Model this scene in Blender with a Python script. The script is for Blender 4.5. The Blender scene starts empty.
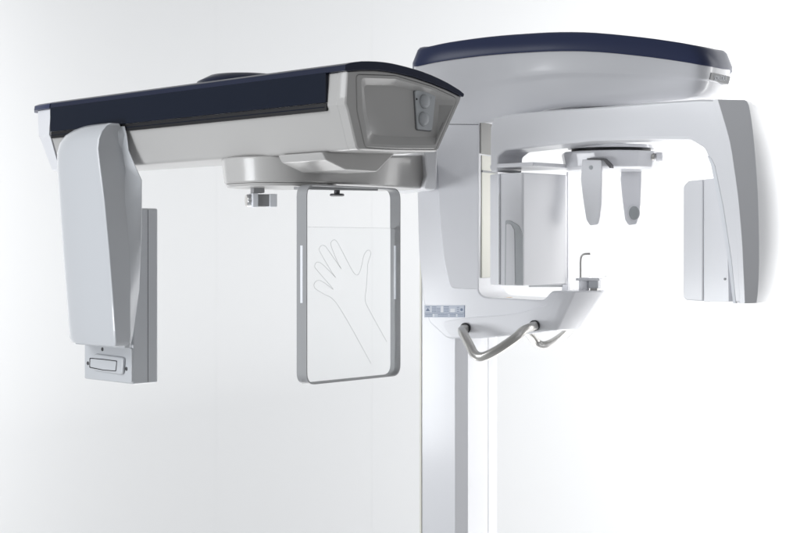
import bpy, bmesh, math
from mathutils import Vector, Matrix

# ------------------------------------------------------------------ camera
F = 1500.0      # focal length in photo pixels
HY = 248.0      # row of the horizon
H = 1.45        # camera height
sc = bpy.context.scene
col = sc.collection
cam_d = bpy.data.cameras.new('camera'); cam = bpy.data.objects.new('camera', cam_d)
col.objects.link(cam)
cam.location = (0, 0, H); cam.rotation_euler = (math.radians(90), 0, 0)
cam_d.sensor_width = 36; cam_d.lens = F / 800 * 36
cam_d.shift_y = -(266.5 - HY) / 800
cam_d.clip_start = 0.05; cam_d.clip_end = 60
cam_d.dof.use_dof = True; cam_d.dof.focus_distance = 2.9; cam_d.dof.aperture_fstop = 10
sc.camera = cam
# ------------------------------------------------------------------ world and lamps
w = bpy.data.worlds.new('World'); sc.world = w; w.use_nodes = True
w.node_tree.nodes['Background'].inputs[0].default_value = (0.96, 0.98, 1.0, 1)
w.node_tree.nodes['Background'].inputs[1].default_value = 0.31

def area(name, loc, target, size, power, color=(1, 1, 1)):
    l = bpy.data.lights.new(name, 'AREA'); l.shape = 'RECTANGLE'
    l.size, l.size_y = size; l.energy = power; l.color = color
    o = bpy.data.objects.new(name, l); col.objects.link(o)
    o.location = loc
    d = Vector(target) - Vector(loc)
    o.rotation_euler = d.to_track_quat('-Z', 'Y').to_euler()
    return o

area('softbox_wall_right', (2.6, 3.7, 1.7), (1.8, 5.2, 1.5), (1.2, 2.2), 76)
area('softbox_wall_left', (-2.1, 4.45, 1.4), (-1.9, 5.2, 1.3), (0.6, 2.4), 13)
area('softbox_rim_right', (2.3, 3.75, 1.5), (0.4, 3.0, 1.45), (1.0, 1.8), 3)
area('softbox_front_left', (-2.7, 1.45, 2.7), (0.1, 3.0, 1.45), (1.4, 1.4), 38, (0.95, 0.975, 1.0))
lo_ = area('fill_low_left', (-2.5, 1.5, 0.95), (0.15, 3.1, 1.62), (1.0, 0.7), 5.4, (0.95, 0.975, 1.0))  # added fill that brightens the carriage from low left
lo_.data.spread = math.radians(70)
area('fill_floor', (0.2, 3.9, 0.25), (0.0, 3.1, 1.6), (2.6, 0.8), 24)  # added fill in place of light bounced up off the floor
sc.view_settings.view_transform = 'Standard'
sc.view_settings.look = 'None'
sc.view_settings.exposure = 0
sc.view_settings.gamma = 1

# ------------------------------------------------------------------ materials
def mat(name, color, rough=0.4, metal=0.0, coat=0.0, grain=0.0, bump=0.0, bscale=400, trans=0.0, ior=1.45, spec=0.5):
    m = bpy.data.materials.new(name); m.use_nodes = True
    nt = m.node_tree; b = nt.nodes['Principled BSDF']
    b.inputs['Base Color'].default_value = (*color, 1)
    b.inputs['Roughness'].default_value = rough
    b.inputs['Metallic'].default_value = metal
    b.inputs['Coat Weight'].default_value = coat
    b.inputs['Coat Roughness'].default_value = 0.12
    b.inputs['Transmission Weight'].default_value = trans
    b.inputs['IOR'].default_value = ior
    b.inputs['Specular IOR Level'].default_value = spec
    tc = nt.nodes.new('ShaderNodeTexCoord')
    if grain:
        n = nt.nodes.new('ShaderNodeTexNoise'); n.inputs['Scale'].default_value = 7; n.inputs['Detail'].default_value = 5
        nt.links.new(tc.outputs['Object'], n.inputs['Vector'])
        r = nt.nodes.new('ShaderNodeMapRange')
        r.inputs['To Min'].default_value = rough - grain; r.inputs['To Max'].default_value = rough + grain
        nt.links.new(n.outputs['Fac'], r.inputs['Value']); nt.links.new(r.outputs[0], b.inputs['Roughness'])
    if bump:
        n = nt.nodes.new('ShaderNodeTexNoise'); n.inputs['Scale'].default_value = bscale; n.inputs['Detail'].default_value = 2
        nt.links.new(tc.outputs['Object'], n.inputs['Vector'])
        bp = nt.nodes.new('ShaderNodeBump'); bp.inputs['Strength'].default_value = bump; bp.inputs['Distance'].default_value = 0.0006
        nt.links.new(n.outputs['Fac'], bp.inputs['Height']); nt.links.new(bp.outputs[0], b.inputs['Normal'])
    return m
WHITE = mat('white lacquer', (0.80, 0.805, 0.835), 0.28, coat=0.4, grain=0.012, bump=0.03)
WARM = mat('shaded warm white lacquer', (0.475, 0.468, 0.460), 0.31, coat=0.3, grain=0.012, bump=0.03)  # white lacquer darkened in colour for the weaker light on the cephalometric side
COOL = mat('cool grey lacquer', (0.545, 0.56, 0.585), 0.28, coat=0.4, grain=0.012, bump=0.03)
NAVY = mat('navy lacquer', (0.034, 0.045, 0.105), 0.33, spec=0.35, grain=0.02, bump=0.03)
NAVYB = mat('dark navy lacquer', (0.016, 0.021, 0.046), 0.30, spec=0.35, grain=0.02, bump=0.03)
BEIGE = mat('grey beige shade', (0.36, 0.355, 0.34), 0.5)
DNAVY = mat('dark navy gloss', (0.006, 0.010, 0.022), 0.26, spec=0.3, grain=0.04)
BLACK = mat('black plastic', (0.008, 0.008, 0.01), 0.45)
SEAM = mat('seam grey', (0.16, 0.16, 0.17), 0.6)  # dark grey of joints, seams and gaskets
GREY = mat('grey painted metal', (0.31, 0.315, 0.325), 0.42, grain=0.06)
DGREY = mat('dark grey metal', (0.10, 0.10, 0.105), 0.4, metal=0.3)
STEEL = mat('brushed nickel', (0.52, 0.51, 0.49), 0.30, metal=0.9, grain=0.08)
CHROME = mat('polished chrome', (0.75, 0.76, 0.78), 0.12, metal=1.0)
CREAM = mat('cream plastic', (0.80, 0.79, 0.70), 0.4)
PADG = mat('button grey', (0.50, 0.52, 0.54), 0.4, grain=0.04)
CLEAR = mat('clear acrylic', (0.985, 0.99, 0.99), 0.02, trans=1.0, ior=1.15)
LABEL = mat('label film', (0.57, 0.61, 0.69), 0.5)
INK = mat('label ink', (0.20, 0.25, 0.36), 0.6)
LWHITE = mat('label white', (0.80, 0.82, 0.86), 0.5)
ORANGE = mat('orange sticker', (0.85, 0.45, 0.10), 0.5)
ETCH = mat('etched line grey', (0.46, 0.47, 0.48), 0.6)
WALLM = mat('white backdrop panel', (0.82, 0.825, 0.83), 0.75, bump=0.05, bscale=150)
FLOORM = mat('white studio floor', (0.80, 0.80, 0.80), 0.55)
RUBBER = mat('grey rubber pad', (0.36, 0.38, 0.39), 0.6)

# ------------------------------------------------------------------ frames: real vertical planes the parts lie in
def K(px): return (px - 400.0) / F
class Fr:
    """vertical plane through photo column px0 at depth Y0; u runs along angle deg, v away from the camera side"""
    def __init__(s, px0, Y0, deg):
        s.o = (K(px0) * Y0, Y0); a = math.radians(deg)
        s.d = (math.cos(a), math.sin(a)); s.n = (-math.sin(a), math.cos(a))
    def w(s, u, v, z): return Vector((s.o[0] + u*s.d[0] + v*s.n[0], s.o[1] + u*s.d[1] + v*s.n[1], z))
    def u(s, px, v=0.0):
        k = K(px); ox = s.o[0] + v*s.n[0]; oy = s.o[1] + v*s.n[1]
        return (k*oy - ox) / (s.d[0] - k*s.d[1])
    def uz(s, px, py, v=0.0):
        u = s.u(px, v); Y = s.o[1] + u*s.d[1] + v*s.n[1]
        return u, H + (HY - py) / F * Y
    def pt(s, px, py, v=0.0):
        u, z = s.uz(px, py, v); return s.w(u, v, z)
def WP(px, py, Y): return Vector((K(px)*Y, Y, H + (HY-py)/F*Y))

def rp(pts, n=6):
    """round the corners of a polygon given as (x, y) or (x, y, radius)"""
    out = []; N = len(pts)
    for i, p in enumerate(pts):
        r = p[2] if len(p) > 2 else 0
        P = Vector(p[:2])
        if not r: out.append((P.x, P.y)); continue
        A = Vector(pts[i-1][:2]); B = Vector(pts[(i+1) % N][:2])
        da = (A-P).normalized(); db = (B-P).normalized()
        ang = da.angle(db); t = min(r/math.tan(ang/2), (A-P).length*0.49, (B-P).length*0.49)
        p0 = P+da*t; p2 = P+db*t
        for k in range(n+1):
            q = k/n; c = p0*(1-q)**2 + P*2*q*(1-q) + p2*q*q
            out.append((c.x, c.y))
    return out

def spline(pts, n=8, closed=False):
    P = [Vector(p) for p in pts]; N = len(P); out = []
    for i in range(N if closed else N-1):
        if closed: a, b, c, d = P[i-1], P[i], P[(i+1) % N], P[(i+2) % N]
        else: a, b, c, d = P[max(i-1, 0)], P[i], P[i+1], P[min(i+2, N-1)]
        for k in range(n):
            t = k/n
            out.append(0.5*((2*b)+(c-a)*t+(2*a-5*b+4*c-d)*t*t+(3*b-a-3*c+d)*t**3))
    if not closed: out.append(P[-1])
    return out

def circ0(r, z, c, n=48): return [Vector((c.x+r*math.cos(2*math.pi*k/n), c.y+r*math.sin(2*math.pi*k/n), z)) for k in range(n)]
# ------------------------------------------------------------------ mesh builder
class MB:
    def __init__(s): s.bm = bmesh.new()
    def loft(s, rings, caps=True, closed_loop=False):
        V = [[s.bm.verts.new(p) for p in r] for r in rings]
        n = len(V[0]); m = len(V)
        for i in range(m if closed_loop else m-1):
            A, B = V[i], V[(i+1) % m]
            for j in range(n):
                s.bm.faces.new((A[j], A[(j+1) % n], B[(j+1) % n], B[j]))
        if caps and not closed_loop:
            s.bm.faces.new(list(reversed(V[0]))); s.bm.faces.new(V[-1])
        return s
    def prism(s, fr, poly, v0, v1, ref=None, taper=0.0):
        """poly in photo px traced on plane ref, extruded from v0 to v1"""
        ref = v0 if ref is None else ref
        L = [fr.uz(p[0], p[1], ref) for p in poly]
        cx = sum(a for a, b in L)/len(L); cz = sum(b for a, b in L)/len(L)
        B = [(cx+(a-cx)*(1-taper), cz+(b-cz)*(1-taper)) for a, b in L]
        return s.loft([[fr.w(a, v0, z) for a, z in L], [fr.w(a, v1, z) for a, z in B]])
    def slab(s, fr, uv, z0, z1):
        return s.loft([[fr.w(u, v, z0) for u, v in uv], [fr.w(u, v, z1) for u, v in uv]])
    def box(s, fr, u0, u1, v0, v1, z0, z1):
        return s.slab(fr, [(u0, v0), (u1, v0), (u1, v1), (u0, v1)], z0, z1)
    def disc(s, c, axis, prof, n=32, sx=1.0, sy=1.0, up=None):
        """lathe: prof = [(radius, height)...] about axis at c"""
        q = Vector(axis).normalized().to_track_quat('Z', 'Y')
        rings = []
        for r, h in prof:
            rings.append([Vector(c) + q @ Vector((r*sx*math.cos(2*math.pi*k/n), r*sy*math.sin(2*math.pi*k/n), h)) for k in range(n)])
        return s.loft(rings)
    def tube(s, pts, r, n=10, sq=None, closed=False):
        P = [Vector(p) for p in pts]; rings = []; N = len(P); nprev = None
        for i, p in enumerate(P):
            if closed: t = (P[(i+1) % N]-P[i-1]).normalized()
            else: t = (P[min(i+1, N-1)]-P[max(i-1, 0)]).normalized()
            if nprev is None:
                ref = Vector((0, 0, 1)) if abs(t.z) < .9 else Vector((0, 1, 0))
                a = t.cross(ref).normalized()
            else: a = (nprev - t*nprev.dot(t)).normalized()
            b = t.cross(a); nprev = a
            ring = []
            for k in range(n):
                th = 2*math.pi*k/n; c, d = math.cos(th), math.sin(th)
                if sq:
                    c = math.copysign(abs(c)**sq, c); d = math.copysign(abs(d)**sq, d)
                ring.append(p + (a*c + b*d)*r)
            rings.append(ring)
        return s.loft(rings, closed_loop=closed)
    def build(s, name, material, parent=None, bevel=0.0, seg=3, ang=30, sharp=35):
        bm = s.bm; bmesh.ops.recalc_face_normals(bm, faces=bm.faces)
        xs = [v.co for v in bm.verts]
        lo = Vector([min(c[i] for c in xs) for i in range(3)]); hi = Vector([max(c[i] for c in xs) for i in range(3)])
        c = (lo+hi)/2; c.z = lo.z
        for v in bm.verts: v.co -= c
        for f in bm.faces: f.smooth = True
        me = bpy.data.meshes.new(name); bm.to_mesh(me); bm.free()
        me.set_sharp_from_angle(angle=math.radians(sharp))
        me.materials.append(material)
        o = bpy.data.objects.new(name, me); col.objects.link(o)
        o['_w'] = tuple(c)
        base = Vector((0, 0, 0))
        if parent is not None:
            o.parent = parent; base = Vector(parent['_w'])
        o.location = c - base
        if bevel:
            b = o.modifiers.new('bevel', 'BEVEL'); b.width = bevel; b.segments = seg
            b.limit_method = 'ANGLE'; b.angle_limit = math.radians(ang); b.harden_normals = True
            b.use_clamp_overlap = True
        return o
def thing(name, loc, label, cat, group=None):
    o = bpy.data.objects.new(name, None); col.objects.link(o); o.location = loc
    o.empty_display_size = 0.05; o['_w'] = tuple(loc); o['label'] = label; o['category'] = cat
    if group: o['group'] = group
    return o

# ------------------------------------------------------------------ setting: backdrop wall and floor
WY = 5.2
xa, xb = K(217)*WY, K(372)*WY
wm = MB()
def wbox(m, x0, x1, y0, y1):
    m.loft([[Vector((x0, y0, z)), Vector((x1, y0, z)), Vector((x1, y1, z)), Vector((x0, y1, z))] for z in (0, 3.6)])
wbox(wm, -4.5, xb, WY, WY+.05); wbox(wm, xb+.0001, 4.5, WY-.0003, WY+.05)
wbox(wm, xa-.003, xa+.003, WY-.0006, WY+.01)
wall = wm.build('backdrop_wall', WALLM); wall['kind'] = 'structure'
fm = MB(); fm.loft([[Vector((-4.5, -1, -.05)), Vector((4.5, -1, -.05)), Vector((4.5, WY+.2, -.05)), Vector((-4.5, WY+.2, -.05))],
                    [Vector((-4.5, -1, -.002)), Vector((4.5, -1, -.002)), Vector((4.5, WY+.2, -.002)), Vector((-4.5, WY+.2, -.002))]])
fl = fm.build('floor', FLOORM); fl['kind'] = 'structure'

# ================================================================== THE MACHINE
M = Fr(420, 3.2, -25)      # column, carriage, chin shelf
base = M.w(.12, .1, 0)
R = thing('xray_machine', base, 'white dental panoramic and cephalometric x-ray machine with navy top covers on a column', 'x-ray machine')

# --- column
cu = [(M.u(420, .012), .012), (M.u(455, .012), .012), (M.u(468, .035), .035),
      (M.u(491, .15), .15), (M.u(491, .152), .153), (M.u(502, .205), .205), (M.u(420, .012), .205)]
c0, c1 = M.u(420, .012), M.u(455, .012)
cf = M.u(468, .035)
ring = [(c0, .012), (c1, .012), (cf, .035), (cf, .149), (cf-.0012, .1505), (cf-.0012, .152), (cf, .1535), (cf, .205), (c0, .205)]
MB().slab(M, ring, .03, H+.20).build('column', WHITE, R, bevel=.0015, seg=2)
MB().box(M, c0-.12, cf+.42, -.10, .32, 0, .03).build('base_plate', WHITE, R, bevel=.008)
MB().box(M, c0+.0005, c0+.004, .0095, .0125, .04, H+.19).build('edge_trim', CREAM, R)

# --- carriage: a C shape of back part and chin shelf
prof = rp([(438, 85), (417, 120), (417, 190), (418.5, 250), (423, 300), (429, 322, 8), (447, 338.5, 10), (480, 338.5), (530, 334), (551, 331),
           (558, 312), (566, 291, 3), (552, 291, 6), (543, 300.5, 8), (510, 298.5), (478, 297, 12), (479, 200), (479, 112, 14), (510, 110), (510, 85)])
cm = MB(); cm.prism(M, prof, 0, .15)
cm.build('carriage', WHITE, R, bevel=.009, seg=4, ang=35)
# tip of the chin shelf: plan ring from the flat side round to the forward face
rings = []
for i in range(7):
    q = i/6
    py = 331 + (291-331)*q
    pe = 551 + (566-551)*q          # where the flat side ends
    pt_ = 575 + (601-575)*q         # the tip in the photo
    v = -.0004
    ue, z = M.uz(pe, py, 0); ut = M.u(pt_, .05)
    L = ut-ue
    prof2 = [(ue-.02, v), (ue, v), (ue+L*.30, .006), (ue+L*.52, .022), (ue+L*.97, .062), (ut, .072), (ut, .085), (ue+L*.52, .135), (ue+L*.3, .147), (ue, .1504), (ue-.02, .1504)]
    rings.append([M.w(a, b, z) for a, b in prof2])
MB().loft(rings).build('chin_shelf', WHITE, R, bevel=.004, seg=3, ang=25)
# crease strip on the shelf side and inset panel on the carriage
pan = rp([(438, 120), (439.5, 170), (441, 215), (445, 258), (451, 288, 7), (478.8, 289.5), (478.8, 120)])
PL = [M.uz(a, b, 0) + (-.0105*(1-(a-438)/41.) - .0012,) for a, b in pan]
MB().loft([[M.w(u, .004, z) for u, z, v in PL], [M.w(u, v, z) for u, z, v in PL]]).build('side_panel', WHITE, R, bevel=.0025, seg=3)
sk = rp([(440, 322, 4), (470, 317.5), (500, 315.5), (520, 313, 20), (544, 306, 6), (553, 300), (557, 312), (551, 329.5), (530, 332.5), (500, 336), (480, 337.2), (452, 337.2, 10)])
def skv(px): return -.0042*max(0, min(1, (px-440)/25))*max(0, min(1, (552-px)/30)) + .0006
L_ = [M.uz(a, b, 0) + (skv(a)*min(1, 1),) for a, b in sk]
MB().loft([[M.w(u, .004, z) for u, z, v in L_], [M.w(u, v, z) for u, z, v in L_]]).build('shelf_skirt', WHITE, R, bevel=.0012, seg=2)
sm_ = [M.uz(a, b, 0) + (-.0105*(1-(a-438)/41.) - .0012,) for a, b in ((439, 124.3), (478.6, 124.3), (478.6, 125.0), (439, 125.0))]
MB().loft([[M.w(u, v+.001, z) for u, z, v in sm_], [M.w(u, v-.0002, z) for u, z, v in sm_]]).build('panel_joint', SEAM, R)
# cream guide strip on the forward face inside the window
uf = M.u(479.3, 0)
MB().box(M, uf-.003, uf+.0015, .012, .10, M.uz(479, 278)[1], M.uz(479, 155)[1]).build('guide_strip', CREAM, R, bevel=.001)
MB().box(M, uf-.002, uf+.0028, .012, .10, M.uz(479, 172)[1], M.uz(479, 170)[1]).build('guide_seam', GREY, R)
MB().box(M, uf-.003, uf+.0022, .004, .145, M.uz(479, 153.5)[1], M.uz(479, 122)[1]).build('guide_shade', BEIGE, R, bevel=.001)  # grey strip paints the shade on the sheltered upper forward face
# rating label
LB = MB()
def mrect(m, fr, x0, y0, x1, y1, v0, v1, ref=0):
    m.prism(fr, [(x0, y0), (x1, y0), (x1, y1), (x0, y1)], v0, v1, ref=ref)
mrect(LB, M, 424.5, 305.2, 464.8, 317.4, -.0009, .0005); lab = LB.build('rating_label', LABEL, R)
LK = MB()
mrect(LK, M, 426, 306.6, 430, 307.2, -.0011, -.0008)
for x0, x1, ys in ((432, 436.5, (306.7, 308.3, 309.9, 311.3)), (444, 449, (306.5, 308, 309.5, 311)), (457, 459.5, (307, 309, 311))):
    for y in ys: mrect(LK, M, x0, y, x1, y+.55, -.0011, -.0008)
for y in (308.2, 309.8, 311.4): mrect(LK, M, 436.9, y, 440.5, y+.5, -.0011, -.0008)
mrect(LK, M, 425, 312.9, 464, 313.4, -.0011, -.0008)
for x0, x1 in ((425.5, 432.5), (438, 448), (450, 456), (458, 463.5)):
    for y in (314.2, 315.7): mrect(LK, M, x0, y, x1, y+.5, -.0011, -.0008)
LK.prism(M, [(426, 311), (428, 307.7), (430, 311)], -.0011, -.0008, ref=0)
ce = M.pt(461.6, 309.6, -.0009); LK.disc(ce, (-M.n[0], -M.n[1], 0), [(.0030, 0), (.0030, .0003)], 16)
mrect(LK, M, 464.2, 305.4, 464.8, 317.2, -.0011, -.0008)
LK.build('printed_text', INK, lab)
LK = MB()
for x0, y0, x1, y1 in ((431, 306, 431.6, 312.5), (441, 306, 443.4, 312.4), (450.5, 308.6, 455, 312.3), (433, 314, 434.5, 316.9), (456.4, 314.4, 457.4, 316.6)):
    mrect(LK, M, x0, y0, x1, y1, -.00105, -.0008)
LK.build('blank_field', LWHITE, lab)

# stickers on the inner top of the shelf
for px, v in ((506, .045), (508, .12), (500, .05)):
    u = M.u(px, v); z = M.uz(500, 298.6, 0)[1]
    MB().box(M, u, u+.010, v, v+.012, z-.006, z+.0015).build('warning_sticker', ORANGE if px > 502 else GREY, R)

# --- grab handles
def handle(pts, label=None):
    h = MB().tube(spline(pts, 7), .0088, 14, sq=.7).build('handle', STEEL, R, sharp=60)
    for p in (pts[0], pts[-1]):
        q = Vector(p)
        MB().disc(q + Vector((M.n[0], M.n[1], 0))*-.003, (-M.n[0], -M.n[1], 0), [(.0112, -.012), (.0112, .004), (.010, .005)], 20).build('socket', BLACK, h, bevel=.001)
    return h
handle([M.pt(466, 328, .0), M.pt(462, 330.5, -.03), M.pt(463.5, 334, -.055), M.pt(470, 346, -.085), M.pt(475, 354.5, -.10), M.pt(483, 356.5, -.105), M.pt(497, 350, -.10),
        M.pt(514, 338.5, -.08), M.pt(524, 330, -.055), M.pt(531, 327, -.03), M.pt(535, 325.5, 0)])
V2 = .15
handle([M.pt(516, 318, V2), M.pt(522, 325, V2+.03), M.pt(530, 334, V2+.06), M.pt(536, 342, V2+.085), M.pt(543, 345.5, V2+.09), M.pt(552, 343, V2+.085),
        M.pt(564, 335, V2+.06), M.pt(570, 329, V2+.03), M.pt(574, 322, V2)])

# --- overhead housing: plan ring of real points (x, y) with the heights of the cover's lower edge and of the housing's bottom
near = [(413, 3.20, 67), (417, 3.155, 66.3), (440, 3.115, 61.5), (480, 3.07, 56), (520, 3.03, 52.7), (560, 2.99, 51), (600, 2.955, 52), (650, 2.915, 57), (685, 2.888, 62), (702, 2.884, 65), (714, 2.908, 67), (724, 2.952, 69), (732, 3.02, 70.5)]
plan = []
for i, (px, Y, py) in enumerate(near):
    zb_ = .262 + .019*max(0, min(1, (px-480)/80)) + .008*max(0, min(1, (px-650)/70))
    plan.append((K(px)*Y, Y, (HY-py)/F*Y, zb_, px))
for x, y, zt_ in ((.672, 3.10, .355), (.63, 3.24, .36), (.50, 3.38, .37), (.30, 3.46, .38), (.12, 3.44, .38), (.04, 3.34, .38)):
    plan.append((x, y, zt_, .285, None))
def ov(dz, off, sink=0.0, tuck=0.0):
    """ring of the overhead; dz <= 0: share of the way down to the bottom, > 0: metres above the edge; off shrinks the ring,
    sink eases the near left part back to the carriage, tuck slants the right nose"""
    c = Vector((.34, 3.17, 0)); out = []
    for x, y, zt_, zb_, px in plan:
        q = Vector((x, y, 0)); o_ = off
        if px is not None and sink:
            k = K(px); Yc = M.pt(px, 200, 0).y - .002
            f = sink*max(0, min(1, (530-px)/60)); Y = y*(1-f) + Yc*f
            q = Vector((k*Y, Y, 0)); o_ = off*max(.1, min(1, (px-440)/90))
        d = q-c; q = c + d*(1-o_/d.length)
        if d.x > 0: q.x -= tuck*(d.x/.37)**4
        q.z = H + (zt_ + dz*(zt_-zb_) if dz <= 0 else zt_ + dz); out.append(q)
    return [Vector(v) for v in spline(out, 3, closed=True)]
MB().loft([ov(-1, .030, 1, .022), ov(-.98, .022, 1, .020), ov(-.9, .015, .95, .018), ov(-.7, .010, .75, .010), ov(-.5, .0085, .5, .006), ov(-.44, .0078, .42, .006), ov(-.41, .0045, .40, .005), ov(-.38, .004, .37, .005), ov(-.3, .004, .28, .004), ov(-.15, .005, .1, .002), ov(-.001, .003)]).build('overhead_housing', WHITE, R, sharp=50)
MB().loft([ov(0, .006), ov(0, .0), ov(+.006, -.001), ov(+.034, .010), ov(+.039, .015), ov(+.041, .023), ov(+.044, .13)]).build('overhead_cover', NAVY, R, sharp=50)
bc = Vector((.43, 3.16, 0))
MB().loft([circ0(.165, H+.262, bc), circ0(.165, H+.300, bc)]).build('arm_bearing_shade', DGREY, R)  # hub disc, dark and widened to paint shadow into the gap above the arm
# name plate on the nose
NP = Fr(706, 2.893, 54)
npl = MB(); npl.prism(NP, rp([(711.5, 72.5, .8), (730.5, 76.5, 1.2), (728.5, 84.5, 1.2), (710, 79.5, .8)]), -.002, .012, ref=-.002)
plate = npl.build('name_plate', GREY, R, bevel=.0006)

# --- rotating arm
Cc = Fr(490, 3.03, -41.3)
U = Cc.u
inner = [(733, 303.5), (728, 260), (719, 205), (711, 165), (704, 148, 9), (690, 139.5, 6), (640, 139.5), (590, 141), (545, 146), (505, 150.5, 6), (498, 156, 5), (497, 172)]
outer = [(490, 172), (490, 128), (493, 117.5, 6), (515, 113.5), (560, 109.5), (610, 106), (660, 102), (700, 99.5), (715, 99.6), (727, 140), (734, 185), (739, 235), (742, 303.2)]
poly = rp(inner + outer)
MB().prism(Cc, poly, 0, .085).build('rotating_arm', WHITE, R, bevel=.005, seg=4, ang=35)
# outer shell of the tube side: facet towards the viewer, then the bright rounded back
D = Fr(718, 2.69, -41.3)
lvk = [(99.5, 718, 745, 758), (104, 719.2, 748.5, 763), (120, 724, 751.5, 768), (142, 730, 754, 774.5), (170, 734.5, 756.3, 779.5), (200, 738.5, 758, 783), (240, 742, 759, 784), (272, 743.6, 758.8, 781), (292, 744.6, 757.8, 777), (303.5, 745, 756.5, 772)]
rings = []
for py, B, Cx, Ex in [tuple(p) for p in spline([Vector(r).to_4d() if False else Vector(r) for r in lvk], 4)]:
    uB, z = Cc.uz(B, py, 0)
    pB = Cc.w(uB-.010, -.0004, z); pB2 = Cc.w(uB, -.0004, z)
    YC = pB2.y + .012
    pC = Vector((K(Cx)*YC, YC, z)); YD = YC + .15; pD = Vector((K(Ex)*YD, YD, z))
    arc = []
    # rounded corner then one smooth bow to the back
    ctrl = pC + Vector(((pD.x-pC.x)*.62, .068, 0))
    for k in range(1, 10):
        q = k/9; arc.append(pC*(1-q)**2 + ctrl*2*q*(1-q) + pD*q*q)
    pE = pD + Vector((-.012, .035, 0))
    pF = pD + Vector((-.085, .03, 0))
    rings.append([pB, pB2, pC] + arc + [pE, pF])
MB().loft(rings).build('tube_cover', WHITE, R, bevel=.0015, seg=3, ang=40, sharp=22)
# tube head box facing the patient
tb = MB(); tb.prism(Cc, rp([(683, 186, 6), (688, 181, 2), (703, 179.5), (703, 301.5), (686, 300.5, 3), (683, 297, 2)]), .035, .14)
th = tb.build('tube_head', WHITE, R, bevel=.008, seg=4)
tb = MB(); tb.prism(Cc, rp([(703.7, 179.5), (716, 178), (718, 172, 2), (726, 172), (729, 301.8), (703.7, 301.6)]), .0355, .139)
tb.build('tube_housing', WHITE, R, bevel=.001)
sp = Cc.pt(725, 279, .035)
MB().disc(sp, (-Cc.n[0], -Cc.n[1], 0), [(.0022, -.002), (.0022, .0012), (.0012, .0014)], 12).build('screw', GREY, th)
# raised strip along the inner edge of the leg, whitened to paint a highlight there
MB().prism(Cc, rp([(733.2, 303.4), (728.2, 260), (719.2, 205), (711.2, 165), (707.5, 156), (711, 158), (715, 166), (723, 205), (731.5, 260), (736, 303.4)]), -.0008, .004, ref=0).build('edge_highlight', LWHITE, R)

# --- sensor housing hanging from the left of the arm
uL, zt = Cc.uz(490, 174, .01); zb = Cc.uz(492, 285, .01)[1]
u1 = U(499.5, .0); u2 = U(522, .0)
u0 = U(490, .03)
SX = [(u0, .03), (u1, .002), (u2-.003, .002), (u2, .005), (u2+.004, .145), (u2, .155), (u0+.01, .155), (u0, .145)]
sh = MB().slab(Cc, SX, zb, zt).build('sensor_housing', WHITE, R, bevel=.003, seg=3, ang=20)
# corner highlight put in as a chrome rib, lip on top, finger recess and printed window
MB().box(Cc, u1-.0012, u1+.0010, -.0008, .004, zb+.002, zt-.002).build('highlight_rib', CHROME, sh)
MB().slab(Cc, [(u0, .03), (u1, -.004), (u2+.03, -.004), (u2+.035, .14), (u0, .14)], Cc.uz(495, 168)[1], Cc.uz(495, 164)[1]).build('mounting_lip', WHITE, R, bevel=.0015)
gp = rp([(504.5, 285), (505, 220, 2), (511, 221, 3), (519, 226, 5), (522.6, 236, 4), (522.6, 285)])
MB().prism(Cc, gp, .0005, .003, ref=.0).build('grip_recess', PADG, sh, bevel=.0005)
gp = rp([(506, 285), (506.5, 223.5, 2), (511, 224, 2), (514.5, 230, 5), (515.5, 285)])
MB().prism(Cc, gp, -.0015, .003, ref=.0).build('grip_pad', WHITE, sh, bevel=.001)
# printed window on the face towards the patient
S = Fr(522, Cc.w(u2, .005, 0).y, -41.3+90)   # forward face of the sensor
def sface(px0, px1, py0, py1, dv, name, m_, par):
    S2 = Fr(400, 1, 0)
    A = MB()
    us = [(px0, py0), (px1, py0), (px1, py1), (px0, py1)]
    A.prism(S, us, -dv, .003, ref=0); return A.build(name, m_, par)
sface(530, 562, 208, 287, .0016, 'window_frame', PADG, sh)
sface(531, 561, 211, 285, .0022, 'sensor_window', WHITE, sh)

# --- head support under the overhead
hc = Vector((K(611)*3.05, 3.05, 0))
def ring_e(r, z, n=14, fx=1.0): return [Vector((hc.x + r*math.cos(2*math.pi*(k+.5)/n)*fx, hc.y + r*.9*math.sin(2*math.pi*(k+.5)/n), z)) for k in range(n)]
hs = MB().loft([ring_e(.086, H+.157), ring_e(.095, H+.162), ring_e(.101, H+.190), ring_e(.098, H+.194)]).build('head_support', WHITE, R, bevel=.003, ang=20)
MB().loft([ring_e(.080, H+.1935, 32), ring_e(.080, H+.200, 32)]).build('gap_ring', BLACK, hs)
MB().loft([ring_e(.088, H+.2005, 32), ring_e(.086, H+.2075, 32)]).build('bearing_plate', WHITE, hs, bevel=.001)
MB().loft([ring_e(.03, H+.2065, 24), ring_e(.03, H+.30, 24)]).build('support_stem', WHITE, R)
kp = WP(656, 157, 3.0)
MB().disc(kp, (1, -.25, 0), [(.004, -.012), (.004, .0), (.0095, .001), (.0095, .012), (.0065, .014)], 9).build('knob', WHITE, hs, bevel=.001)
MB().disc(kp+Vector((-.004, -.006, 0)), (1, -.25, 0), [(.0075, -.006), (.0075, .0)], 12).build('knob_washer', ORANGE if False else STEEL, hs)

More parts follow.
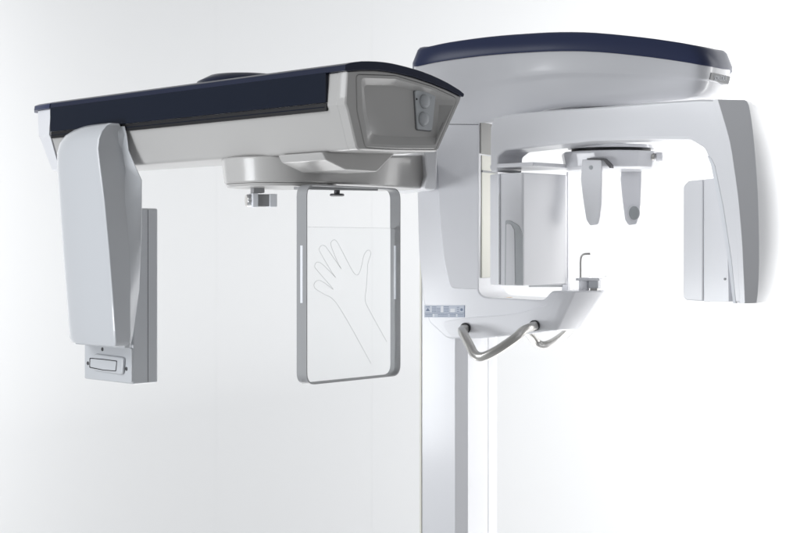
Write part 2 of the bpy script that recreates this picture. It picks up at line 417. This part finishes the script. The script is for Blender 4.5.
def temple(px, Y, ang, pad):
    T = Fr(px, Y, ang)
    P = rp([(-10, 0, 2), (9.5, 0, 2), (9.5, 20), (8.5, 45), (6.5, 58), (4.5, 65, 3), (-3.5, 66, 3), (-7, 60), (-9.5, 40), (-11.5, 20)])
    fr_pts = [T.uz(px+x, y, 0) for x, y in [(a, 159.5+b) for a, b in P]]
    m = MB()
    zt = H + (HY-160)/F*Y
    def bow(z, o): # slight curve towards the wearer's head
        q = (zt - z)/.15; return o + .010*q*q*(-1 if pad else 1)
    m.loft([[T.w(u, bow(z, 0), z) for u, z in fr_pts], [T.w(u, bow(z, .0075), z) for u, z in fr_pts]])
    o = m.build('temple_support', WHITE, R, bevel=.0018, seg=3)
    return T, o
T1, t1 = temple(592, 2.965, -28, False)
hp = T1.pt(591, 167.5, -.0005)
MB().disc(hp, (0, -1, 0), [(.0042, -.002), (.0042, .0008), (.0036, .0012)], 16).build('screw_cap', PADG, t1)
MB().prism(T1, rp([(587, 159.4), (587, 158.2, .5), (604, 158.2, 1.5), (611, 165, 2), (611, 168), (609.6, 168), (603, 160.2)]), -.001, .014).build('bracket', DGREY, t1)
T2, t2 = temple(632, 3.10, -8, True)
op = T2.pt(634, 213, -.0115)
MB().disc(op, (0, -1, -.12), [(.0105, -.006), (.0105, .002), (.0085, .0035)], 24, sx=1.0, sy=1.35).build('pad', RUBBER, t2)
MB().disc(op+Vector((0, .001, 0)), (0, -1, -.12), [(.0125, -.006), (.0125, .001)], 24, sx=1.0, sy=1.33).build('pad_rim', WHITE, t2)

# clear face shield post beside the sensor
pv = .10
pu, pz = M.uz(567.5, 288, pv); pz2 = M.uz(567.5, 172, pv)[1]
sp_ = MB(); sp_.box(M, pu-.0018, pu+.0018, pv-.0018, pv+.0018, pz-.004, pz2); sp_.build('shield_post', WHITE, R, bevel=.0005)
MB().box(M, pu-.010, pu+.003, pv-.008, pv+.008, pz-.012, pz+.013).build('post_foot', WHITE, R, bevel=.001)

# ------------------------------------------------------------------ cephalometric side
X0 = Fr(345, 2.5, 43.9)        # plane of the near end face: u across the bar, v along it to the far left
# arm and turret joining bar to carriage
tc = Vector((-.221, 2.80, 0))
zA, zB = H+.118, H+.186
def capsule(r1, r2, e, z, n=14):
    d = (e-tc); d.z = 0; a0 = math.atan2(d.y, d.x); out = []
    for k in range(n*2+1):
        th = a0 + math.pi/2 + math.pi*k/(2*n)
        out.append(Vector((tc.x + r1*math.cos(th), tc.y + r1*math.sin(th), z)))
    for s_ in (-1, 1):
        th = a0 + s_*math.pi/2
        out.append(Vector((e.x + r2*math.cos(th), e.y + r2*math.sin(th), z)))
    return out
endp = Vector((.015, 3.07, 0))
cb_ = capsule(.106, .075, endp, zA); ct_ = capsule(.112, .080, endp, H+.1652)
ct_[-1].z += .022; ct_[-2].z += .022
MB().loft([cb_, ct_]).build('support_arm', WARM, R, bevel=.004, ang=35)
# base flange of the turret
def circ(r, z, n=48, c=tc): return [Vector((c.x+r*math.cos(2*math.pi*k/n), c.y+r*math.sin(2*math.pi*k/n), z)) for k in range(n)]
MB().loft([circ(.100, zA-.006), circ(.103, zA-.0005)]).build('turret_plate', WARM, R, bevel=.001)
# collar at the carriage
CL = Fr(437, 2.96, 14)
MB().prism(CL, rp([(424, 150), (427, 176), (423, 189, 3), (436.5, 190.5, 4), (437.5, 150)]), .0, .22, ref=0).build('arm_collar', WHITE, R, bevel=.006, seg=4)
LK_ = [(.030, 3.04), (.060, 3.05), (.068, 3.25), (.14, 3.30), (.11, 3.345), (.06, 3.33)]
MB().loft([[Vector((x, y, z)) for x, y in LK_] for z in (H+.121, H+.184)]).build('arm_bracket', WHITE, R, bevel=.003)
# stepped fairing under the bar
FA = Fr(345, 2.60, 43.9)
MB().prism(FA, rp([(322, 152), (326, 160, 6), (346, 170, 6), (377, 172, 4), (397, 152)]), 0, .12, ref=0).build('underside_fairing', WARM, R, bevel=.003)

# cross bar body
def OUT(w_off=0.0):
    # outline across the bar as (w, z above camera)
    P = rp([(0.004, .2945), (.035, .2988), (.069, .3015), (.095, .3017), (.12, .3005), (.16, .2965), (.20, .290), (.242, .2812), (.281, .2705, .003), (.219, .170, .012), (.10, .1655), (.026, .1645, .010), (.004, .233), (0.0, .24)], 5)
    return P
O = OUT()
def sec(t, f=None, wmin=0.0, zl=0.0):
    out = []
    for u, z in O:
        u2_ = wmin + u*(1 - wmin/.285); z2 = z + (zl*(1-(z-.1645)/.138) if zl else 0)
        out.append(X0.w(u2_, t, H+z2))
    return out
bar = MB()
def inset(P, d):
    c = Vector((sum(p[0] for p in P)/len(P), sum(p[1] for p in P)/len(P)))
    out = []; N = len(P)
    for i in range(N):
        a = Vector(P[i-1]); b = Vector(P[i]); e = Vector(P[(i+1) % N])
        t1_ = (b-a); t2_ = (e-b)
        if t1_.length < 1e-7: t1_ = t2_
        if t2_.length < 1e-7: t2_ = t1_
        t = (t1_.normalized()+t2_.normalized()).normalized()
        n = Vector((t.y, -t.x))
        if n.dot(c-b) < 0: n = -n
        out.append(tuple(b + n*d))
    return out

bar.loft([sec(.020), sec(.935)])
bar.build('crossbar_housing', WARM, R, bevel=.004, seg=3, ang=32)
def ringw(P, t): return [X0.w(u, t, H+z) for u, z in P]
def resample(P, n):
    V = [Vector(p) for p in P]; V.append(V[0]); L = [0]
    for a, b in zip(V, V[1:]): L.append(L[-1]+(b-a).length)
    out = []; i = 0
    for k in range(n):
        s_ = L[-1]*k/n
        while L[i+1] < s_: i += 1
        q = (s_-L[i])/max(L[i+1]-L[i], 1e-9); c = V[i].lerp(V[i+1], q); out.append((c.x, c.y))
    return out
def rr(P, r): return rp([(a, b, r) for a, b in P], 4)
POx = [(.024, .2910), (.115, .2960), (.203, .2840), (.2690, .2675), (.2130, .1745), (.12, .1705), (.044, .1700), (.026, .23)]
POi = [(.034, .2860), (.115, .2905), (.203, .2790), (.2630, .2640), (.2105, .181), (.12, .1770), (.052, .1765), (.0385, .23)]
PIi = [(.050, .276), (.120, .2805), (.205, .2690), (.2325, .2605), (.226, .196), (.12, .1925), (.070, .1925), (.056, .232)]
NR = 160
Oa = resample(O, NR); Ob = resample(inset(O, .0022), NR)
Qa = resample(inset(rr(POx, .008), -.0009), NR)
rim = MB()
rim.loft([ringw(Oa, .0205), ringw(Oa, .0012), ringw(Ob, -.0012), ringw(Qa, -.0012), ringw(Qa, .006)], caps=False)
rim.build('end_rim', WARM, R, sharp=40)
pr = rr(POx, .008)
MB().loft([ringw(inset(pr, -.0012), .0045), ringw(inset(pr, .004), .0045)], caps=False).build('panel_seam', SEAM, R)
pm = MB()
pm.loft([ringw(pr, .006), ringw(pr, -.0012), ringw(inset(pr, .001), -.0022), ringw(rr(POi, .008), -.0022), ringw(rr(PIi, .008), .0085)], caps=False)
pm.bm.verts.ensure_lookup_table(); pm.bm.faces.new(pm.bm.verts[-len(pr):])
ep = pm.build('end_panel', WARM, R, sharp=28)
# button cluster on the plateau
def onp(px, py, t=.0085):
    u, z = X0.uz(px, py, t); return (u, z)
def uvprism(poly, t0, t1): return MB().loft([[X0.w(u, t0, z) for u, z in poly], [X0.w(u, t1, z) for u, z in poly]])
pad_o = [(413.5, 90), (434.5, 93.5), (430.5, 131), (416, 129.5)]
uvprism([onp(a, b) for a, b in rp([(x, y, 2.5) for x, y in [(412.9, 89.2), (435.2, 93), (431, 131.8), (415.3, 130.2)]])], .0070, .0092).build('pad_gasket', SEAM, ep)
bp = uvprism([onp(a, b) for a, b in rp([(x, y, 2.5) for x, y in pad_o])], .0045, .0092).build('button_pad', PADG, R, bevel=.0008)
for cx, cy in ((424, 101.5), (423, 119)):
    c = X0.pt(cx, cy, .0045)
    MB().disc(c, tuple(-Vector((X0.n[0], X0.n[1], 0))), [(.0105, -.001), (.0105, .003), (.0095, .006), (.0065, .0082), (.002, .009)], 24, sx=.95, sy=1.12).build('push_button', PADG, bp, sharp=70)
    MB().disc(c, tuple(-Vector((X0.n[0], X0.n[1], 0))), [(.0116, -.001), (.0116, .0006), (.0112, .0007)], 24, sx=.95, sy=1.12).build('button_ring', GREY, bp)
c = X0.pt(416.6, 99.2, .0045)
MB().disc(c, tuple(-Vector((X0.n[0], X0.n[1], 0))), [(.0016, -.001), (.0016, .0007)], 16).build('indicator_lamp', BLACK, bp)
c = X0.pt(431, 97.5, .0045)
MB().tube([c+X0_ for X0_ in [Vector((X0.d[0]*.0018*math.cos(a), X0.d[1]*.0018*math.cos(a), .0018*math.sin(a))) for a in [k*math.pi/6 for k in range(12)]]], .0002, 6, closed=True).build('power_symbol', GREY, bp)

# navy top cover over the full length
crown = [(.010, .3095), (.035, .3140), (.069, .3165), (.095, .3167), (.12, .3152), (.16, .3110), (.20, .3042), (.242, .2935), (.274, .2822)]
T_o = rp([(-.0035, .2955), (-.0020, .3050, .003)] + [tuple(p) for p in spline(crown, 2)] + [(.2850, .2765, .003), (.282, .2708), (.242, .2815), (.20, .2904), (.16, .2969), (.12, .3009), (.095, .3021), (.069, .3019), (.035, .2992), (.004, .2949)], 4)
cv = MB().loft([ringw(T_o, -.0035), ringw(T_o, .930)])
cv.build('crossbar_cover', NAVYB, R, bevel=.0012, seg=2, ang=25)
# front fascia with black slot below
X1 = Fr(345, 2.5, 133.9)      # u runs along the bar, v towards the viewer
def fpoly(t0, t1, z0, z1, r): return rp([(t0, z1), (t0, z0, r), (t1, z0), (t1, z1)], 5)
def fprism(P, v0, v1): return MB().loft([[X1.w(u, v0, H+z) for u, z in P], [X1.w(u, v1, H+z) for u, z in P]])
fprism(fpoly(.045, .930, .2455, .2962, .001), -.003, .0036).build('front_fascia', DNAVY, R, bevel=.0012)
fprism(fpoly(.045, .930, .2315, .2450, .006), -.006, .0018).build('fascia_slot', BLACK, R, bevel=.001)
fprism(fpoly(.050, .928, .2372, .2386, .0003), .001, .0026).build('slot_lip', DNAVY, R)
# far end cap beyond the slit
def sec2(t, wmin, sc_=1.0, dz=0.0):
    return [X0.w(wmin + u*(1-wmin/.285)*sc_, t, H+z-dz*(z-.165)/.14) for u, z in O]
MB().loft([sec(.934), sec(.938)]).build('end_gap', SEAM, R)
def seccap(t0, t1, wmin):
    # slanted end: lower points reach less far
    return [X0.w(wmin + u*(1-wmin/.285), t0 + (t1-t0)*((z-.165)/.135), H+z) for u, z in O]
MB().loft([sec(.940), seccap(.975, 1.0, .004), seccap(.985, 1.030, .022)]).build('far_end_cap', WHITE, R, bevel=.005, seg=3, ang=32)
TT = [(u, z) for u, z in T_o]
MB().loft([ringw(TT, .934), [X0.w(.004+u*(1-.004/.285), 1.002, H+z) for u, z in TT], [X0.w(.022+u*(1-.022/.285), 1.033, H+z-.002) for u, z in TT]]).build('end_cap_cover', NAVY, R, bevel=.001, seg=2)
# low dome on top
dc = Vector((-.298, 2.888, 0))
MB().loft([circ(.096, H+.305, 48, dc), circ(.092, H+.318, 48, dc), circ(.068, H+.330, 48, dc), circ(.03, H+.334, 48, dc)]).build('pivot_cover', NAVYB, R, sharp=50)

# --- sensor arm of the cephalostat at the far end
def up(px, w_): # distance along the bar for a photo column at offset w_ across the bar
    k = K(px); ox = X0.o[0] + w_*X0.d[0]; oy = X0.o[1] + w_*X0.d[1]
    return (k*oy - ox)/(X0.n[0] - k*X0.n[1])
def zat(px, py, w_):
    t = up(px, w_); Y = X0.o[1] + w_*X0.d[1] + t*X0.n[1]; return H + (HY-py)/F*Y
wf = -.062
# front shell: plan ring at several heights (rounded left edge, flat dark side)
rings = []
for py, pl, pr_, dep, tip in ((346, 75.5, 114.8, .034, .003), (341, 73, 115, .035, .0), (300, 70, 112.3, .042, 0), (250, 66.2, 108.3, .049, 0), (200, 63, 103.6, .056, 0), (165, 61, 99.3, .060, 0), (148, 60.8, 97.5, .060, .001), (138, 63.5, 98.5, .060, .003), (130, 69, 101.5, .058, .009), (124.5, 78, 106, .053, .018), (121.5, 88, 111, .046, .026)):
    z = zat(105, py, wf)
    wq = wf + tip
    tr = up(pr_, wq); tl = up(pl, wq+.034)
    Lr = tl-tr; e = wf+dep
    lf = spline([(wq, tr+.004), (wq-.0015, tr+Lr*.30), (wq+.001, tr+Lr*.60), (wq+.011, tr+Lr*.86), (wq+.024, tl-.004), (wq+.034, tl)], 4)
    ring = [(p.x, p.y) for p in lf] + [(max(e, wq+.036), tl), (max(e, wq+.036), tr+.02), (e, tr+.003), (e-.001, tr), (wq+.002, tr)]
    rings.append([X0.w(a, b, z) for a, b in ring])
MB().loft(rings).build('ceph_arm_cover', COOL, R, bevel=.003, seg=3, ang=38, sharp=40)
# second shell behind it
rings = []
for py, rt, back, e, pr_, pl in ((347, 131.5, -.004, -.028, 114.5, 80), (335, 134, .002, -.027, 115, 80), (290, 140.3, .012, -.021, 112, 76), (240, 142.5, .017, -.014, 108, 72), (200, 143, .019, -.007, 105, 70), (180, 143, .020, -.005, 102, 70),
                          (166, 136.5, .008, -.004, 99.5, 70), (150, 130, .001, -.006, 97.5, 72), (134, 128, .000, -.006, 100, 80), (125.5, 126, -.002, -.010, 105.5, 98)):
    z = zat(120, py, -.02)
    t_r = up(rt, back); tr = up(pr_, wf + (.0 if py > 130 else .016))
    ring = [(e-.008, tr+.006), (e+.0015, tr+.0015), (back-.003, t_r), (back, t_r+.003), (back, up(pl+9, back)), (e-.008, up(pl+9, back))]
    rings.append([X0.w(a, b, z) for a, b in ring])
MB().loft(rings).build('ceph_arm_back', COOL, R, bevel=.0012, seg=2, ang=38, sharp=32)
# rear box with front plate and release latch
wr = .010
t0 = up(133, wr); t1_ = up(84, wr); zb = zat(133, 384.5, wr); ztp = zat(150, 208.5, .06)
SB = [(wr, t0), (wr, t1_), (.070, t1_), (.070, t0)]
MB().loft([[X0.w(a, b, zb) for a, b in SB], [X0.w(a, b, ztp) for a, b in SB]]).build('sensor_box', COOL, R, bevel=.004, seg=4)
MB().loft([[X0.w(a, b, z) for a, b in ((.0450, t0-.0005), (.0450, t0+.01), (.0460, t0+.01), (.0460, t0-.0005))] for z in (zb+.003, ztp-.003)]).build('box_seam', SEAM, R)
# latch block: px polygon on the plate
X2 = Fr(133, X0.w(wr, t0, 0).y, 133.9)
def lp(P, v0, v1, name, m_, par, **kw):
    o = MB().prism(X2, P, v0, v1, ref=v1).build(name, m_, par, **kw); return o
pl_ = lp(rp([(131.5, 348, 2), (131.5, 383.0, 2), (86, 378.2, 2), (85, 345, 2)]), -.002, .003, 'front_plate', COOL, R, bevel=.001)
lp(rp([(123, 357.5, 3), (122, 375, 3), (91, 370, 3), (93, 353.5, 3)]), .002, .0095, 'latch_block', COOL, pl_, bevel=.004, seg=3)
lp(rp([(116.8, 360.7, 1), (115.8, 371.3, 1), (103, 370.3), (89.3, 367.6, 1), (89.5, 357.8, 1), (103, 358.9)]), .0085, .0104, 'latch_gasket', BLACK, pl_)
lp(rp([(116.2, 361.4, 1), (115.2, 370.6, 1), (103, 369.6), (90.0, 366.9, 1), (90.2, 358.6, 1), (103, 359.7)]), .009, .0114, 'latch_key', COOL, pl_, bevel=.0006)
for px, py in ((102.5, 349.2), (88, 363.2), (126.5, 368.8)):
    c = X2.pt(px, py, .003)
    MB().disc(c, (X2.n[0], X2.n[1], 0), [(.0040, -.001), (.0040, .0006), (.0024, .0007), (.0024, .0002)], 16).build('screw', DGREY, pl_)

# --- rail, clamp and knob below the turret
RL = Fr(300, 2.70, 44)
m_ = MB(); m_.prism(RL, [(298, 186.5), (376, 187.3), (376, 190.8), (298, 189.5)], -.006, .012, ref=0)
m_.build('accessory_rail', GREY, R, bevel=.0008)
kc = WP(337, 190, 2.77)
MB().disc(kc, (0, 0, -1), [(.0055, -.006), (.0055, .006), (.0045, .0065), (.012, .0068), (.0135, .0085), (.0135, .0105), (.011, .0118)], 28).build('thumb_knob', DGREY, R)
cc = WP(262, 195, 2.80)
ck = Fr(251, 2.80, 20)
cs = MB().prism(ck, [(253, 184), (264, 184), (264, 193), (253, 193)], -.005, .02, ref=0).build('clamp_stem', GREY, R, bevel=.001)
cb = MB().prism(ck, rp([(257, 194.2), (269, 194.2), (269, 206.5), (257, 206.5)]), -.002, .028, ref=0).build('clamp_block', GREY, R, bevel=.001)
MB().prism(ck, rp([(252, 193.2, 1), (257.5, 193.2, 1), (257.5, 207.2, 1), (252, 207.2, 1)]), -.006, .030, ref=0).build('clamp_jaw', LWHITE, cb, bevel=.002)
MB().prism(ck, rp([(269, 194, 1), (276.5, 194, 1), (276.5, 207, 1), (269, 207, 1)]), -.006, .030, ref=0).build('clamp_jaw', LWHITE, cb, bevel=.002)
MB().disc(ck.pt(250.2, 200.5, .01), (-1, -.35, 0), [(.0118, -.003), (.0118, .006), (.0100, .0075)], 24).build('clamp_dial', CHROME, cb, bevel=.001)
MB().disc(ck.pt(247.2, 200.5, .01), (-1, -.35, 0), [(.0108, -.002), (.0108, .002)], 24).build('dial_rim', STEEL, cb)

# ------------------------------------------------------------------ hand positioning frame (lifts off)
G = Fr(306.5, 2.65, 50.5)
hf = thing('hand_frame', tuple(G.pt(352, 384, 0)), 'upright grey metal frame holding a clear plate with an etched hand outline', 'hand frame')
def uvr(u0, u1, z0, z1, r, n=7): return rp([(u0, z1, r), (u1, z1, r), (u1, z0, r), (u0, z0, r)], n)
uA, zA_ = G.uz(306.5, 385.2, 0); uB = G.u(400.5, 0); zT = G.uz(306.5, 184, 0)[1]
rw = .0021; dep = .024
Po = uvr(uA, uB, zA_, zT, .022); Pi = uvr(uA+rw, uB-rw, zA_+rw, zT-rw, .0200)
m = MB()
def gw(P, v): return [G.w(u, v, z) for u, z in P]
m.loft([gw(Po, 0), gw(Po, dep), gw(Pi, dep), gw(Pi, 0)], closed_loop=True)
m.build('frame', GREY, hf, sharp=40)
zs0 = G.uz(301, 303, dep/2)[1]; zs1 = G.uz(301, 245.5, dep/2)[1]
for uu in (uA-.0003, uB-rw-.0003):
    sl = MB().slab(G, rp([(uu, dep*.38), (uu+rw+.0006, dep*.38), (uu+rw+.0006, dep*.62), (uu, dep*.62)]), zs0, zs1)
    sl.build('slot', LWHITE, hf)
# clear plate
zp = G.uz(306.5, 227, .012)[1]
MB().box(G, uA+rw, uB-rw-.0, .0108, .0132, zA_+rw, zp).build('clear_plate', CLEAR, hf)
MB().box(G, uA+rw, uB-rw, .0106, .0134, zp, zp+.0003).build('plate_edge', ETCH, hf)
a = [(371, 363.5), (347.5, 321), (334, 300.3), (324.5, 294.4), (315.8, 289), (314, 284.5), (317.0, 280.7), (322.5, 281.6), (333, 289.3),
     (328.5, 283.5), (316, 269), (314.8, 265.6), (316.2, 262.6), (319.5, 262.4), (324, 265.7), (335.5, 277.2),
     (332, 272.5), (320.3, 252.5), (319.3, 248.6), (321.5, 245.5), (324.8, 245.9), (327.5, 249), (341, 268.5),
     (337.5, 262), (331.3, 246.5), (331.2, 242), (334, 239.8), (336.8, 241.6), (341, 249), (352, 270), (356.5, 275),
     (359.5, 272.5), (362, 264), (363.5, 256.5), (366.5, 251), (369.3, 250.3), (370.8, 253), (370, 256.8), (367.8, 264), (367.3, 273.5), (366.2, 289),
     (365.2, 300), (370, 311.5), (386.8, 341.8)]
MB().tube(spline([G.pt(x, y, .0106) for x, y in a], 4), .00028, 6).build('hand_outline', ETCH, hf, sharp=80)

# ------------------------------------------------------------------ bite rod and chin support (lifts out of the shelf)
E = Fr(584, 3.06, -25)
cz = E.pt(584, 290, .06)
ch = thing('bite_rod_holder', tuple(cz), 'small white holder with a hooked metal rod standing on the shelf tip', 'bite holder')
MB().disc(cz, (0, 0, 1), [(.0105, -.004), (.0105, .024), (.0098, .026)], 24, sx=1.05).build('post', WHITE, ch, bevel=.0008)
MB().prism(E, rp([(577.5, 278), (601, 278, 1), (601, 280.5), (577.5, 280.5)]), .048, .072, ref=.06).build('bridge', WHITE, ch, bevel=.001)
MB().prism(E, rp([(590, 280.3), (599.5, 280.3), (599.5, 288.2), (590, 288.2)]), .050, .070, ref=.06).build('block', COOL, ch, bevel=.001)
MB().prism(E, rp([(591, 288.0), (598, 288.0), (598, 292), (591, 292)]), .054, .066, ref=.06).build('pin', STEEL, ch)
rod = [E.pt(x, y, .06) for x, y in ((580.5, 278), (580.5, 270), (580.5, 262), (581.2, 257), (583.4, 254.5), (586, 253.9), (590.5, 253.8))]
MB().tube(spline(rod, 6), .0022, 10).build('bite_rod', STEEL, ch)
MB().disc(E.pt(598, 276.5, .06), (0, 0, 1), [(.017, -.0008), (.018, .0012)], 28, sx=1.0, sy=.9).build('tray', CLEAR, ch)

# name plate lettering
def text_mesh(txt, size, fr, px, py, v, name, m_, parent):
    cu_ = bpy.data.curves.new('lettering', 'FONT'); cu_.body = txt; cu_.size = size; cu_.extrude = .0003
    cu_.align_x = 'CENTER'; cu_.align_y = 'CENTER'; cu_.offset = .0002
    t = bpy.data.objects.new('lettering', cu_); col.objects.link(t)
    dg = bpy.context.evaluated_depsgraph_get(); me = bpy.data.meshes.new_from_object(t.evaluated_get(dg))
    bpy.data.objects.remove(t); bpy.data.curves.remove(cu_)
    o = bpy.data.objects.new(name, me); col.objects.link(o)
    me.materials.clear(); me.materials.append(m_)
    p = fr.pt(px, py, v)
    q = fr.pt(px+1, py+.22, v)
    rt = (fr.pt(px+1, py, v)-p).normalized(); n = -Vector((fr.n[0], fr.n[1], 0)); upv = Vector((0, 0, 1))
    me.transform(Matrix(((rt.x, upv.x, n.x, 0), (rt.y, upv.y, n.y, 0), (rt.z, upv.z, n.z, 0), (0, 0, 0, 1))))
    o['_w'] = tuple(p); o.parent = parent; o.location = p - Vector(parent['_w'])
    return o
text_mesh('SOREDEX', .0135, NP, 720.5, 78.4, -.0025, 'lettering', LWHITE, plate)

for o in list(bpy.data.objects):
    if '_w' in o: del o['_w']
